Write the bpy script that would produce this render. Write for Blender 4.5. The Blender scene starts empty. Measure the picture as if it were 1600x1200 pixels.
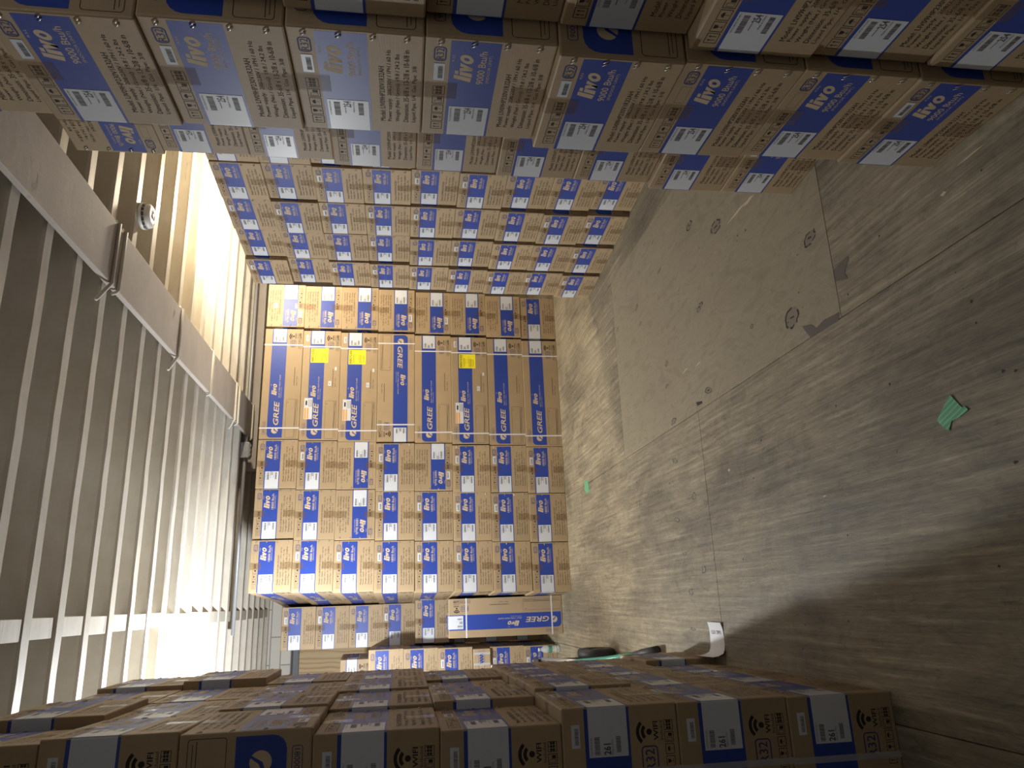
import bpy, bmesh, math, random
from mathutils import Vector, Matrix
C = bpy.context.scene.collection
SC = bpy.context.scene
RND = random.Random(7)

# ------------------------------------------------------------------ camera, world, lights, exposure
F_PX = 1148.68
CAM_ROWS = [(-0.035793658661272314, -0.1422838285884472, -0.9891785107460889),
            (0.9584933388724904, -0.2850449200340978, 0.006317665692845795),
            (-0.28285921115758644, -0.9478948811365907, 0.1465809025021327)]
cd = bpy.data.cameras.new('camera')
cam = bpy.data.objects.new('camera', cd); C.objects.link(cam)
cd.sensor_fit = 'HORIZONTAL'; cd.sensor_width = 36.0
cd.lens = F_PX * 36.0 / 1600.0
cd.clip_start = 0.02
cam.matrix_world = Matrix.Translation((0, 0, 1.4042)) @ Matrix(CAM_ROWS).transposed().to_4x4()
SC.camera = cam
SC.view_settings.view_transform = 'Standard'
SC.view_settings.look = 'None'
SC.view_settings.gamma = 1.0
SC.view_settings.use_curve_mapping = False
SC.view_settings.exposure = 0.24
w = bpy.data.worlds.new('world'); SC.world = w; w.use_nodes = True
w.node_tree.nodes['Background'].inputs[0].default_value = (0.75, 0.85, 1.0, 1)
w.node_tree.nodes['Background'].inputs[1].default_value = 0.05

def lamp(name, kind, loc, energy, color, size=0.1, rot=(0, 0, 0), size_y=None):
    l = bpy.data.lights.new(name, kind); l.energy = energy; l.color = color
    if kind == 'AREA':
        l.shape = 'RECTANGLE'; l.size = size; l.size_y = size_y or size
    else:
        l.shadow_soft_size = size
    o = bpy.data.objects.new(name, l); C.objects.link(o); o.location = loc; o.rotation_euler = rot
    return o
LEFT_LAMP = (-0.64, 5.36, 2.22)
RIGHT_LAMP = (3.05, 5.30, 2.62)
lamp('left_work_light', 'POINT', LEFT_LAMP, 190, (0.95, 0.98, 1.0), 0.05)
lamp('right_work_light', 'POINT', RIGHT_LAMP, 108, (1.0, 0.86, 0.64), 0.06)
lamp('front_fill_light', 'AREA', (0.55, 0.30, 2.80), 2.6, (0.95, 0.97, 1.0), 1.2, (math.radians(0), 0, 0), 0.5)  # weak fill added for the dim near end, no known lamp there

# ------------------------------------------------------------------ materials
MATS = {}
def mat(name, col, rough=0.7, metal=0.0, alpha=None, spec=0.5, emit=None):
    m = bpy.data.materials.new(name); m.use_nodes = True
    b = m.node_tree.nodes['Principled BSDF']
    b.inputs['Base Color'].default_value = (*col, 1); b.inputs['Roughness'].default_value = rough
    b.inputs['Metallic'].default_value = metal
    b.inputs['Specular IOR Level'].default_value = spec
    if alpha is not None: b.inputs['Alpha'].default_value = alpha
    if emit: 
        b.inputs['Emission Color'].default_value = (*emit[0], 1); b.inputs['Emission Strength'].default_value = emit[1]
    MATS[name] = m
    return m
def nodes(m): return m.node_tree.nodes, m.node_tree.links, m.node_tree.nodes['Principled BSDF']
def coords(m, scale, which='Object'):
    n, l, b = nodes(m)
    t = n.new('ShaderNodeTexCoord'); mp = n.new('ShaderNodeMapping'); mp.inputs['Scale'].default_value = scale
    l.new(t.outputs[which], mp.inputs['Vector']); return mp
def noise(m, vec, scale, detail=4, rough=0.55, dist=0.0):
    n, l, b = nodes(m); t = n.new('ShaderNodeTexNoise'); t.inputs['Scale'].default_value = scale
    t.inputs['Detail'].default_value = detail; t.inputs['Roughness'].default_value = rough; t.inputs['Distortion'].default_value = dist
    l.new(vec.outputs[0], t.inputs['Vector']); return t
def ramp(m, fac, stops):
    n, l, b = nodes(m); r = n.new('ShaderNodeValToRGB'); e = r.color_ramp.elements
    while len(e) > 1: e.remove(e[-1])
    e[0].position = stops[0][0]; e[0].color = (*stops[0][1], 1)
    for p, c in stops[1:]:
        x = e.new(p); x.color = (*c, 1)
    l.new(fac, r.inputs[0]); return r
def mix(m, fac, a, b_, mode='MIX'):
    n, l, b = nodes(m); x = n.new('ShaderNodeMix'); x.data_type = 'RGBA'; x.blend_type = mode
    if isinstance(fac, float): x.inputs[0].default_value = fac
    else: l.new(fac, x.inputs[0])
    for i, s in ((6, a), (7, b_)):
        if isinstance(s, tuple): x.inputs[i].default_value = (*s, 1)
        else: l.new(s, x.inputs[i])
    return x.outputs[2]
def bump(m, h, strength=0.2, dist=0.01):
    n, l, b = nodes(m); x = n.new('ShaderNodeBump'); x.inputs['Strength'].default_value = strength
    x.inputs['Distance'].default_value = dist; l.new(h, x.inputs['Height']); l.new(x.outputs[0], b.inputs['Normal'])

def cardboard(name, col):
    m = mat(name, col, 0.58, spec=0.5); n, l, b = nodes(m)
    v = coords(m, (1, 1, 1)); a = noise(m, v, 6, 3); f = noise(m, coords(m, (1, 1, 40)), 9, 3)
    oi = n.new('ShaderNodeObjectInfo')
    tone = ramp(m, oi.outputs['Random'], [(0, (0.90, 0.90, 0.90)), (1, (1.04, 1.03, 1.02))])
    c1 = mix(m, a.outputs[0], tuple(x * 0.90 for x in col), tuple(min(1, x * 1.10) for x in col))
    c2 = mix(m, 1.0, c1, tone.outputs[0], 'MULTIPLY')
    l.new(c2, b.inputs['Base Color']); bump(m, f.outputs[0], 0.10, 0.004); return m
KR = cardboard('brown_cardboard', (0.41, 0.302, 0.178))
BLUE = mat('blue_print', (0.026, 0.060, 0.33), 0.45, spec=0.5)
INK = mat('black_print', (0.035, 0.028, 0.024), 0.7, spec=0.2)
NAVY = mat('navy_print', (0.045, 0.05, 0.17), 0.65, spec=0.3)
TAN = mat('knockout_print', (0.58, 0.46, 0.30), 0.7, spec=0.3)
WHITE = mat('white_label_paper', (0.64, 0.67, 0.72), 0.38, spec=0.5)
GREYINK = mat('barcode_ink', (0.10, 0.10, 0.10), 0.6)
YEL = mat('yellow_label_paper', (0.92, 0.80, 0.02), 0.5)
ORANGE = mat('orange_ink', (0.85, 0.35, 0.06), 0.5)
TAPE = mat('clear_brown_tape', (0.22, 0.13, 0.05), 0.16, alpha=0.30, spec=0.6)
STRAP = mat('white_strap', (0.85, 0.84, 0.86), 0.3, alpha=0.80)
CSTRAP = mat('clear_strap', (0.72, 0.74, 0.76), 0.22, alpha=0.42)
STEEL = mat('staple_steel', (0.75, 0.72, 0.68), 0.25, 0.9)
DARK = mat('seam_shadow_gap', (0.06, 0.042, 0.025), 0.9)

# floor plywood
def plywood(name, base, streak, dark, stain=1.0):
    m = mat(name, base, 0.55, spec=0.35); n, l, b = nodes(m)
    at = n.new('ShaderNodeAttribute'); at.attribute_name = 'tone'
    tc = n.new('ShaderNodeTexCoord')
    wob = n.new('ShaderNodeTexNoise'); wob.inputs['Scale'].default_value = 1.6; wob.inputs['Detail'].default_value = 3
    l.new(tc.outputs['Object'], wob.inputs['Vector'])
    vm = n.new('ShaderNodeVectorMath'); vm.operation = 'MULTIPLY_ADD'
    l.new(wob.outputs['Color'], vm.inputs[0]); vm.inputs[1].default_value = (0.022, 0.05, 0); l.new(tc.outputs['Object'], vm.inputs[2])
    def mp(sc):
        x = n.new('ShaderNodeMapping'); x.inputs['Scale'].default_value = sc; l.new(vm.outputs[0], x.inputs['Vector']); return x
    g1 = noise(m, mp((42, 1.3, 1)), 1.3, 7, 0.70, 0.25)        # long grain streaks
    g2 = noise(m, mp((170, 9.0, 1)), 1.6, 4, 0.7, 0.1)         # fine fibres
    g3 = noise(m, mp((1.1, 0.55, 1)), 1.7, 7, 0.66, 0.5)       # worn grey patches
    g4 = noise(m, mp((5.0, 2.2, 1)), 1.6, 5, 0.62, 2.2)        # swirling figure
    g5 = noise(m, mp((9, 6, 1)), 2.0, 8, 0.78, 0.3)            # dirt speckle
    r1 = ramp(m, g1.outputs[0], [(0.34, dark), (0.46, tuple(x * 0.80 for x in base)), (0.54, base), (0.66, streak)])
    r4 = ramp(m, g4.outputs[0], [(0.40, tuple(x * 0.72 for x in base)), (0.50, tuple(min(1, x * 1.12) for x in base)), (0.60, tuple(x * 0.88 for x in base)), (0.70, tuple(min(1, x * 1.2) for x in base))])
    c = mix(m, 0.40, r1.outputs[0], r4.outputs[0])
    rf = ramp(m, g2.outputs[0], [(0.30, (0.72, 0.71, 0.70)), (0.62, (1.12, 1.11, 1.09))])
    c = mix(m, 0.75, c, mix(m, 1.0, c, rf.outputs[0], 'MULTIPLY'))
    rp = ramp(m, g3.outputs[0], [(0.40, (0.58, 0.585, 0.60)), (0.56, (1.0, 1.0, 1.0))])
    c = mix(m, 1.0, c, rp.outputs[0], 'MULTIPLY')
    rd = ramp(m, g5.outputs[0], [(0.30, (0.60, 0.58, 0.56)), (0.44, (1.0, 1.0, 1.0))])
    c = mix(m, 0.8, c, mix(m, 1.0, c, rd.outputs[0], 'MULTIPLY'))
    soft = mix(m, 0.35, tuple(x * 1.02 for x in base), r4.outputs[0])
    smooth = mix(m, 0.5, soft, mix(m, 1.0, soft, rd.outputs[0], 'MULTIPLY'))
    c = mix(m, at.outputs['Fac'], c, smooth)
    l.new(c, b.inputs['Base Color'])
    bump(m, g2.outputs[0], 0.25, 0.004)
    rr = ramp(m, g3.outputs[0], [(0.3, (0.50, 0.50, 0.50)), (0.7, (0.72, 0.72, 0.72))]); l.new(rr.outputs[0], b.inputs['Roughness'])
    return m
FLOOR = plywood('worn_plywood', (0.345, 0.296, 0.205), (0.58, 0.50, 0.355), (0.115, 0.102, 0.085))
SUB = mat('subfloor_dark', (0.04, 0.032, 0.025), 0.9)
KNOT = mat('knot_wood', (0.235, 0.20, 0.15), 0.6)
CHIP = mat('exposed_underply', (0.15, 0.125, 0.105), 0.8)
KNOTD = mat('knot_crack', (0.045, 0.035, 0.028), 0.8)
PALE = mat('bare_splinter_wood', (0.62, 0.52, 0.36), 0.6)
# painted timber
def painted(name, col, grime, rough=0.55, sc=(0.6, 6, 6), bs=0.25):
    m = mat(name, col, rough, spec=0.4); n, l, b = nodes(m)
    a = noise(m, coords(m, (1, 1.6, 1.6)), 2.3, 6, 0.62); g = noise(m, coords(m, sc), 8, 5, 0.7)
    s = noise(m, coords(m, (0.7, 3, 3)), 3.1, 5, 0.6, 1.0)
    c = mix(m, ramp(m, a.outputs[0], [(0.40, (0, 0, 0)), (0.66, (1, 1, 1))]).outputs[0], grime, col)
    c2 = mix(m, ramp(m, s.outputs[0], [(0.27, (1, 1, 1)), (0.36, (0, 0, 0))]).outputs[0], c, tuple(x * 0.45 for x in grime))
    l.new(c2, b.inputs['Base Color']); bump(m, g.outputs[0], bs, 0.006); return m
JOIST = painted('painted_joist', (0.74, 0.71, 0.64), (0.62, 0.58, 0.50))
DECK = painted('painted_deck', (0.70, 0.67, 0.60), (0.58, 0.54, 0.46))
BEAMM = painted('painted_steel_beam', (0.52, 0.475, 0.435), (0.45, 0.41, 0.375), 0.72, (3, 3, 3), 0.22)
BRICK = mat('white_painted_brick', (0.72, 0.71, 0.68), 0.7)
n_, l_, b_ = nodes(BRICK)
bt = n_.new('ShaderNodeTexBrick'); bt.inputs['Scale'].default_value = 1.0
bt.inputs['Color1'].default_value = (0.74, 0.73, 0.70, 1); bt.inputs['Color2'].default_value = (0.66, 0.65, 0.62, 1); bt.inputs['Mortar'].default_value = (0.33, 0.31, 0.29, 1)
bt.inputs['Brick Width'].default_value = 0.60; bt.inputs['Row Height'].default_value = 0.115; bt.inputs['Mortar Size'].default_value = 0.006
sx = n_.new('ShaderNodeSeparateXYZ'); cx = n_.new('ShaderNodeCombineXYZ'); tcx = n_.new('ShaderNodeTexCoord')
l_.new(tcx.outputs['Object'], sx.inputs[0]); l_.new(sx.outputs[0], cx.inputs[0]); l_.new(sx.outputs[2], cx.inputs[1]); l_.new(cx.outputs[0], bt.inputs['Vector'])
l_.new(bt.outputs[0], b_.inputs['Base Color']); bump(BRICK, bt.outputs[1], -0.4, 0.004)
WALL = painted('painted_wall', (0.55, 0.52, 0.46), (0.42, 0.38, 0.32), 0.7, (4, 4, 4), 0.1)
PLYW = mat('yellow_pine_plywood', (0.62, 0.42, 0.20), 0.6); n_, l_, b_ = nodes(PLYW)
wv = n_.new('ShaderNodeTexWave'); wv.wave_type = 'BANDS'; wv.bands_direction = 'X'; wv.inputs['Scale'].default_value = 5.5
wv.inputs['Distortion'].default_value = 14; wv.inputs['Detail'].default_value = 2; wv.inputs['Detail Scale'].default_value = 0.7
l_.new(coords(PLYW, (1, 1, 0.33)).outputs[0], wv.inputs['Vector'])
l_.new(ramp(PLYW, wv.outputs[1], [(0.0, (0.50, 0.32, 0.15)), (0.14, (0.62, 0.45, 0.25)), (1.0, (0.70, 0.53, 0.32))]).outputs[0], b_.inputs['Base Color'])
GALV = mat('galvanised_steel', (0.42, 0.44, 0.47), 0.45, 0.3)
LINT = mat('dark_grey_steel', (0.16, 0.18, 0.21), 0.5)
PLAST = mat('white_plastic', (0.86, 0.87, 0.88), 0.35)
SLOT = mat('vent_slot_dark', (0.12, 0.12, 0.13), 0.7)
RUB = mat('black_rubber', (0.030, 0.030, 0.032), 0.55)
TREAD = mat('grey_tyre_tread', (0.12, 0.12, 0.12), 0.6)
GREENP = mat('green_tube_paint', (0.07, 0.34, 0.24), 0.35, 0.1)
SILV = mat('worn_bare_tube', (0.50, 0.50, 0.49), 0.35, 0.6)
BLK = mat('black_steel', (0.02, 0.02, 0.02), 0.45)
PAPER = mat('white_paper', (0.85, 0.85, 0.86), 0.6)
PET = mat('clear_bottle_plastic', (0.85, 0.93, 0.92), 0.08, alpha=0.42, spec=0.7)
PETG = mat('green_bottle_label', (0.10, 0.30, 0.20), 0.4)
CAPW = mat('white_bottle_cap', (0.82, 0.84, 0.86), 0.4)
GTAPE = mat('green_painters_tape', (0.13, 0.42, 0.21), 0.55); n_, l_, b_ = nodes(GTAPE)
wv = n_.new('ShaderNodeTexWave'); wv.wave_type = 'BANDS'; wv.bands_direction = 'DIAGONAL'; wv.inputs['Scale'].default_value = 45; wv.inputs['Distortion'].default_value = 0.6
l_.new(coords(GTAPE, (1, 0.4, 1)).outputs[0], wv.inputs['Vector'])
l_.new(ramp(GTAPE, wv.outputs[1], [(0.0, (0.10, 0.36, 0.18)), (0.85, (0.13, 0.42, 0.22)), (1.0, (0.26, 0.56, 0.36))]).outputs[0], b_.inputs['Base Color'])
FILLGLOW = mat('fill_panel_glow', (1, 1, 1), 0.4, emit=((1, 1, 1), 1.0))  # glow for the underside of the added fill panel

# ------------------------------------------------------------------ helpers
def mesh_obj(name, me, parent=None):
    o = bpy.data.objects.new(name, me); C.objects.link(o)
    if parent: o.parent = parent
    return o
def finish(bm, name, mats, smooth=False):
    me = bpy.data.meshes.new(name); bm.normal_update(); bm.to_mesh(me); bm.free()
    for m in mats: me.materials.append(m)
    if smooth:
        for p in me.polygons: p.use_smooth = True
    return me
def bx(bm, lo, hi, mi=0, bev=0.0, seg=2):
    vs = [bm.verts.new((x, y, z)) for x in (lo[0], hi[0]) for y in (lo[1], hi[1]) for z in (lo[2], hi[2])]
    fs = [bm.faces.new([vs[i] for i in q]) for q in ((0, 1, 3, 2), (4, 6, 7, 5), (0, 4, 5, 1), (2, 3, 7, 6), (0, 2, 6, 4), (1, 5, 7, 3))]
    for f in fs: f.material_index = mi
    if bev:
        es = list({e for f in fs for e in f.edges})
        r = bmesh.ops.bevel(bm, geom=es, offset=bev, segments=seg, affect='EDGES', profile=0.5)
        for f in r['faces']: f.material_index = mi
def tube(bm, pts, r, n=10, mi=0, cap=True):
    pts = [Vector(p) for p in pts]; rings = []
    up = Vector((0, 0, 1))
    for i, p in enumerate(pts):
        d = (pts[min(i + 1, len(pts) - 1)] - pts[max(i - 1, 0)]).normalized()
        u = up if abs(d.dot(up)) < 0.95 else Vector((1, 0, 0))
        a = d.cross(u).normalized(); b = a.cross(d).normalized()
        rr = r[i] if isinstance(r, (list, tuple)) else r
        rings.append([bm.verts.new(p + a * math.cos(t) * rr + b * math.sin(t) * rr) for t in [2 * math.pi * k / n for k in range(n)]])
    for i in range(len(rings) - 1):
        for k in range(n):
            f = bm.faces.new((rings[i][k], rings[i][(k + 1) % n], rings[i + 1][(k + 1) % n], rings[i + 1][k])); f.material_index = mi; f.smooth = True
    if cap:
        for rg in (rings[0][::-1], rings[-1]):
            f = bm.faces.new(rg); f.material_index = mi
def lathe(bm, prof, n=32, mi=0, M=Matrix.Identity(4)):
    rings = [[bm.verts.new(M @ Vector((r * math.cos(t), r * math.sin(t), z))) for t in [2 * math.pi * k / n for k in range(n)]] for r, z in prof]
    for i in range(len(rings) - 1):
        for k in range(n):
            f = bm.faces.new((rings[i][k], rings[i][(k + 1) % n], rings[i + 1][(k + 1) % n], rings[i + 1][k])); f.material_index = mi; f.smooth = True
def tag(o, label, cat, group=None, kind=None):
    o['label'] = label; o['category'] = cat
    if group: o['group'] = group
    if kind: o['kind'] = kind
    return o
def structure(name, me, parent=None):
    o = mesh_obj(name, me, parent)
    if not parent: o['kind'] = 'structure'
    return o

# ------------------------------------------------------------------ printed text as flat geometry
TXT = {}
def text2d(s, bold=0.0, shear=0.0):
    key = (s, bold, shear)
    if key not in TXT:
        cu = bpy.data.curves.new('t', 'FONT'); cu.body = s; cu.size = 1; cu.offset = bold; cu.shear = shear
        cu.resolution_u = 2; cu.fill_mode = 'FRONT'
        o = bpy.data.objects.new('t', cu); C.objects.link(o); bpy.context.view_layer.update()
        me = bpy.data.meshes.new_from_object(o.evaluated_get(bpy.context.evaluated_depsgraph_get()))
        vs = [(v.co.x, v.co.y) for v in me.vertices]; fs = [tuple(p.vertices) for p in me.polygons]
        bpy.data.objects.remove(o); bpy.data.curves.remove(cu); bpy.data.meshes.remove(me)
        x0 = min(v[0] for v in vs); x1 = max(v[0] for v in vs); y0 = min(v[1] for v in vs); y1 = max(v[1] for v in vs)
        TXT[key] = ([((x - x0) / (x1 - x0), (y - y0) / (y1 - y0)) for x, y in vs], fs)
    return TXT[key]
class Face:
    """a printed side of a box: s to the right, t down from the top edge, both in metres"""
    def __init__(self, bm, org, right, down, nrm, w_, h_):
        self.bm = bm; self.o = Vector(org); self.r = Vector(right); self.d = Vector(down); self.n = Vector(nrm); self.w = w_; self.h = h_
    def P(self, s, t, e): return self.o + self.r * s * self.w + self.d * t * self.h + self.n * e
    def poly(self, pts, mi, e=0.00015):
        f = self.bm.faces.new([self.bm.verts.new(self.P(s, t, e)) for s, t in pts]); f.material_index = mi
        f.normal_update()
        if f.normal.dot(self.n) < 0: f.normal_flip()
    def rect(self, s0, s1, t0, t1, mi, e=0.00015): self.poly([(s0, t0), (s1, t0), (s1, t1), (s0, t1)], mi, e)
    def text(self, s, s0, s1, t0, t1, mi, e=0.00030, bold=0.0, shear=0.0):
        vs, fs = text2d(s, bold, shear)
        bv = [self.bm.verts.new(self.P(s0 + (s1 - s0) * x, t1 + (t0 - t1) * y, e)) for x, y in vs]
        for q in fs:
            try: f = self.bm.faces.new([bv[i] for i in q])
            except ValueError: continue
            f.material_index = mi; f.normal_update()
            if f.normal.dot(self.n) < 0: f.normal_flip()
    def frame(self, s0, s1, t0, t1, mi, th=0.002, r=0.0, e=0.00015):
        a, b = th / self.w, th / self.h
        if r <= 0:
            self.rect(s0, s1, t0, t0 + b, mi, e); self.rect(s0, s1, t1 - b, t1, mi, e)
            self.rect(s0, s0 + a, t0 + b, t1 - b, mi, e); self.rect(s1 - a, s1, t0 + b, t1 - b, mi, e); return
        def loop(k):
            rs, rt = (r - k) / self.w, (r - k) / self.h; ks, kt = k / self.w, k / self.h; o = []
            for cx_, cy_, a0 in ((s1 - r / self.w, t0 + r / self.h, -90), (s1 - r / self.w, t1 - r / self.h, 0), (s0 + r / self.w, t1 - r / self.h, 90), (s0 + r / self.w, t0 + r / self.h, 180)):
                for q in range(5):
                    an = math.radians(a0 + q * 22.5); o.append((cx_ + rs * math.cos(an), cy_ + rt * math.sin(an)))
            return o
        A, B = loop(0), loop(th)
        for i in range(len(A)):
            j = (i + 1) % len(A); self.poly([A[i], A[j], B[j], B[i]], mi, e)
    def disc(self, s, t, r, mi, e=0.00015, a0=0, a1=360, r0=0.0, n=20):
        for k in range(n):
            u, v = math.radians(a0 + (a1 - a0) * k / n), math.radians(a0 + (a1 - a0) * (k + 1) / n)
            p = lambda rr, an: (s + rr * math.cos(an) / self.w, t + rr * math.sin(an) / self.h)
            if r0 > 0: self.poly([p(r0, u), p(r, u), p(r, v), p(r0, v)], mi, e)
            else: self.poly([(s, t), p(r, u), p(r, v)], mi, e)
    def logo(self, s0, s1, t0, t1, mi, e=0.00030):
        M = lambda q: [(s0 + (s1 - s0) * x, t1 - (t1 - t0) * y) for x, y in q]
        self.poly(M([(0.0, .06), (.15, 0), (.27, 1.0), (.13, 1.0)]), mi, e)
        self.poly(M([(.185, -.01), (.325, .0), (.40, .68), (.265, .68)]), mi, e); self.poly(M([(.275, .76), (.41, .76), (.43, .96), (.30, .96)]), mi, e)
        self.poly(M([(.405, .70), (.525, .70), (.545, .25), (.53, .0), (.43, .0)]), mi, e); self.poly(M([(.43, .0), (.53, .0), (.715, .70), (.59, .70), (.51, .30)]), mi, e)
        n = 20
        for k in range(n):
            p = lambda a, rx, ry: (.845 + rx * math.cos(a) + .12 * ry * math.sin(a), .375 + ry * math.sin(a))
            a, b = 2 * math.pi * k / n, 2 * math.pi * (k + 1) / n
            self.poly(M([p(a, .055, .16), p(a, .155, .375), p(b, .155, .375), p(b, .055, .16)]), mi, e)
    def barcode(self, s0, s1, t0, t1, mi, e, rr, vertical=False):
        p = 0.0
        while p < 0.97:
            a = rr.uniform(0.012, 0.04); b = min(1.0, p + a)
            self.rect(s0 + (s1 - s0) * p, s0 + (s1 - s0) * b, t0, t1, mi, e); p = b + rr.uniform(0.010, 0.03)

# material slots of a printed carton
SL = [KR, BLUE, INK, NAVY, TAN, DARK, STEEL]
SPEC = {
 '9000': dict(L=0.905, W=0.3345, H=0.2722, num='254', model='Model: LIV09HP230V1R32AH', wt='Weight (Net / Gross): 19.8 / 24.2 lbs', dim='Dimension: 35-6/8 x 13-2/8 x 10-6/8 in', pipe='Liquid Pipe: 1/4  Gas Pipe: 3/8'),
 '18000': dict(L=1.0, W=0.4105, H=0.3248, num='253', model='Model: LIV18HP230V1R32AH', wt='Weight (Net / Gross): 28.7 / 34.1 lbs', dim='Dimension: 41-2/8 x 16-2/8 x 12-6/8 in', pipe='Liquid Pipe: 1/4  Gas Pipe: 1/2'),
 '24000': dict(L=1.0, W=0.42, H=0.306, num='261', model='Model: LIV24HP230V1R32AH', wt='Weight (Net / Gross): 38.6 / 45.2 lbs', dim='Dimension: 43-2/8 x 17-2/8 x 12-6/8 in', pipe='Liquid Pipe: 1/4  Gas Pipe: 5/8'),
}
def icons(F, pos, t0, t1, horizontal=True):
    for i, (a, b) in enumerate(pos):
        F.frame(a, b, t0, t1, 2, 0.0016)
        m = (a + b) / 2; tm = (t0 + t1) / 2; ds = (b - a); dt = (t1 - t0)
        if i == 0:      # two up arrows
            for q in (-.18, .18):
                F.rect(m + q * ds - .03 * ds, m + q * ds + .03 * ds, tm - .2 * dt, tm + .3 * dt, 2)
                F.poly([(m + (q - .1) * ds, tm - .12 * dt), (m + (q + .1) * ds, tm - .12 * dt), (m + q * ds, tm - .34 * dt)], 2)
        elif i == 1:    # glass
            F.poly([(m - .2 * ds, tm - .32 * dt), (m + .2 * ds, tm - .32 * dt), (m + .12 * ds, tm + .02 * dt), (m - .12 * ds, tm + .02 * dt)], 2)
            F.rect(m - .02 * ds, m + .02 * ds, tm + .02 * dt, tm + .3 * dt, 2); F.rect(m - .14 * ds, m + .14 * ds, tm + .27 * dt, tm + .33 * dt, 2)
        elif i == 2:    # umbrella
            F.disc(m, tm, 0.26 * min(ds * F.w, dt * F.h), 2, a0=180, a1=360, n=8)
            F.rect(m - .02 * ds, m + .02 * ds, tm, tm + .34 * dt, 2)
        elif i == 3:    # stacking
            F.rect(m + .05 * ds, m + .36 * ds, tm - .1 * dt, tm + .32 * dt, 2)
            F.frame(m - .36 * ds, m - .02 * ds, tm - .3 * dt, tm + .32 * dt, 2, 0.001)
        else:           # stacked cartons
            for q in (-.27, 0.03, .33):
                for u in (-.26, .02): F.rect(m + (q - .14) * ds, m + (q + .1) * ds, tm + u * dt, tm + (u + .24) * dt, 2)
            F.rect(m - .05 * ds, m + .05 * ds, tm - .42 * dt, tm - .34 * dt, 2)
def end_print(F, kind):
    S = SPEC[kind]
    F.rect(0.004, 0.975, 0.194, 0.576, 1)
    F.frame(0.785, 0.915, 0.068, 0.168, 3, 0.0035, 0.009); F.text('R32', 0.80, 0.90, 0.088, 0.148, 3)
    F.frame(0.60, 0.765, 0.076, 0.160, 2, 0.0007)
    icons(F, [(0.07, 0.155), (0.165, 0.25), (0.26, 0.345), (0.355, 0.44), (0.455, 0.545)], 0.076, 0.176)
    F.logo(0.60, 0.855, 0.236, 0.378, 4)
    F.text('R32', 0.79, 0.85, 0.212, 0.230, 4)
    F.text(kind + ' Btu/h', 0.585, 0.895, 0.418, 0.478, 4, bold=0.008)
    F.text('(INDOOR UNIT)', 0.60, 0.86, 0.494, 0.526, 4)
    for tx, t, s1 in ((S['model'], .672, .70), ('Power supply:  208/230V / 1PH / 60 Hz', .735, .855), (S['wt'], .80, .82), (S['dim'], .866, .86), (S['pipe'], .935, .72)):
        F.text(tx, 0.135, s1, t - 0.022, t + 0.022, 2, bold=0.0)
def long_print(F, kind):
    # blue band, rounded at its upper left corner
    rs, rt = 0.035 / F.w, 0.035 / F.h
    pts = [(0.012 + rs - rs * math.sin(math.radians(a)), 0.19 + rt - rt * math.cos(math.radians(a))) for a in (90, 67.5, 45, 22.5, 0)]
    F.poly(pts + [(0.996, 0.19), (0.996, 0.578), (0.012, 0.578)], 1)
    F.disc(0.074, 0.385, 0.084 * F.h, 4, 0.0003); F.poly([(0.074, 0.37), (0.105, 0.335), (0.105, 0.36), (0.078, 0.40), (0.062, 0.47), (0.055, 0.47)], 1, 0.00045)
    F.text('GREE', 0.12, 0.33, 0.333, 0.471, 4, bold=0.018, shear=0.2)
    F.logo(0.385, 0.488, 0.250, 0.385, 4); F.text('R32', 0.47, 0.487, 0.225, 0.243, 4)
    F.text('SPLIT TYPE HEAT PUMP', 0.363, 0.571, 0.435, 0.468, 4); F.text('(INDOOR UNIT)', 0.363, 0.46, 0.49, 0.512, 4)
    F.frame(0.04, 0.152, 0.068, 0.152, 3, 0.0018, 0.006); F.text(kind + ' Btu/h', 0.048, 0.144, 0.088, 0.132, 3)
    # outline drawing of the indoor unit
    F.frame(0.012, 0.35, 0.645, 0.935, 2, 0.0016, 0.008); F.rect(0.018, 0.345, 0.865, 0.871, 2); F.rect(0.025, 0.335, 0.895, 0.90, 2)
    F.rect(0.318, 0.326, 0.675, 0.69, 2); F.poly([(0.11, 0.868), (0.345, 0.905), (0.345, 0.911), (0.11, 0.874)], 2, 0.001)
    F.barcode(0.476, 0.645, 0.808, 0.828, 2, .00015, random.Random(2)); F.text('Made in China', 0.476, 0.56, 0.865, 0.895, 2)
    # wifi mark
    cx_, cy_ = 0.930, 0.745; k = F.h
    F.disc(cx_, cy_, 0.024 * k, 2)
    for r_ in (0.058, 0.100): F.disc(cx_, cy_, (r_ + 0.014) * k, 2, a0=222, a1=318, r0=(r_ - 0.014) * k, n=8)
    F.text('WIFI', 0.908, 0.956, 0.782, 0.825, 2, bold=0.02); F.text('Included', 0.908, 0.956, 0.838, 0.865, 2)
    F.frame(0.827, 0.896, 0.668, 0.812, 3, 0.0035, 0.011); F.text('R32', 0.835, 0.888, 0.700, 0.780, 3, bold=0.008)
    icons(F, [(0.812, 0.838), (0.842, 0.868), (0.872, 0.898), (0.902, 0.928), (0.932, 0.958)], 0.878, 0.955)
def faces(bm, L, W, H):
    return dict(end=Face(bm, (0, W, H), (0, -1, 0), (0, 0, -1), (-1, 0, 0), W, H),
                far=Face(bm, (L, 0, H), (0, 1, 0), (0, 0, -1), (1, 0, 0), W, H),
                front=Face(bm, (L, W, H), (-1, 0, 0), (0, 0, -1), (0, 1, 0), L, H),
                back=Face(bm, (0, 0, H), (1, 0, 0), (0, 0, -1), (0, -1, 0), L, H))
PARTS = {}
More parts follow.
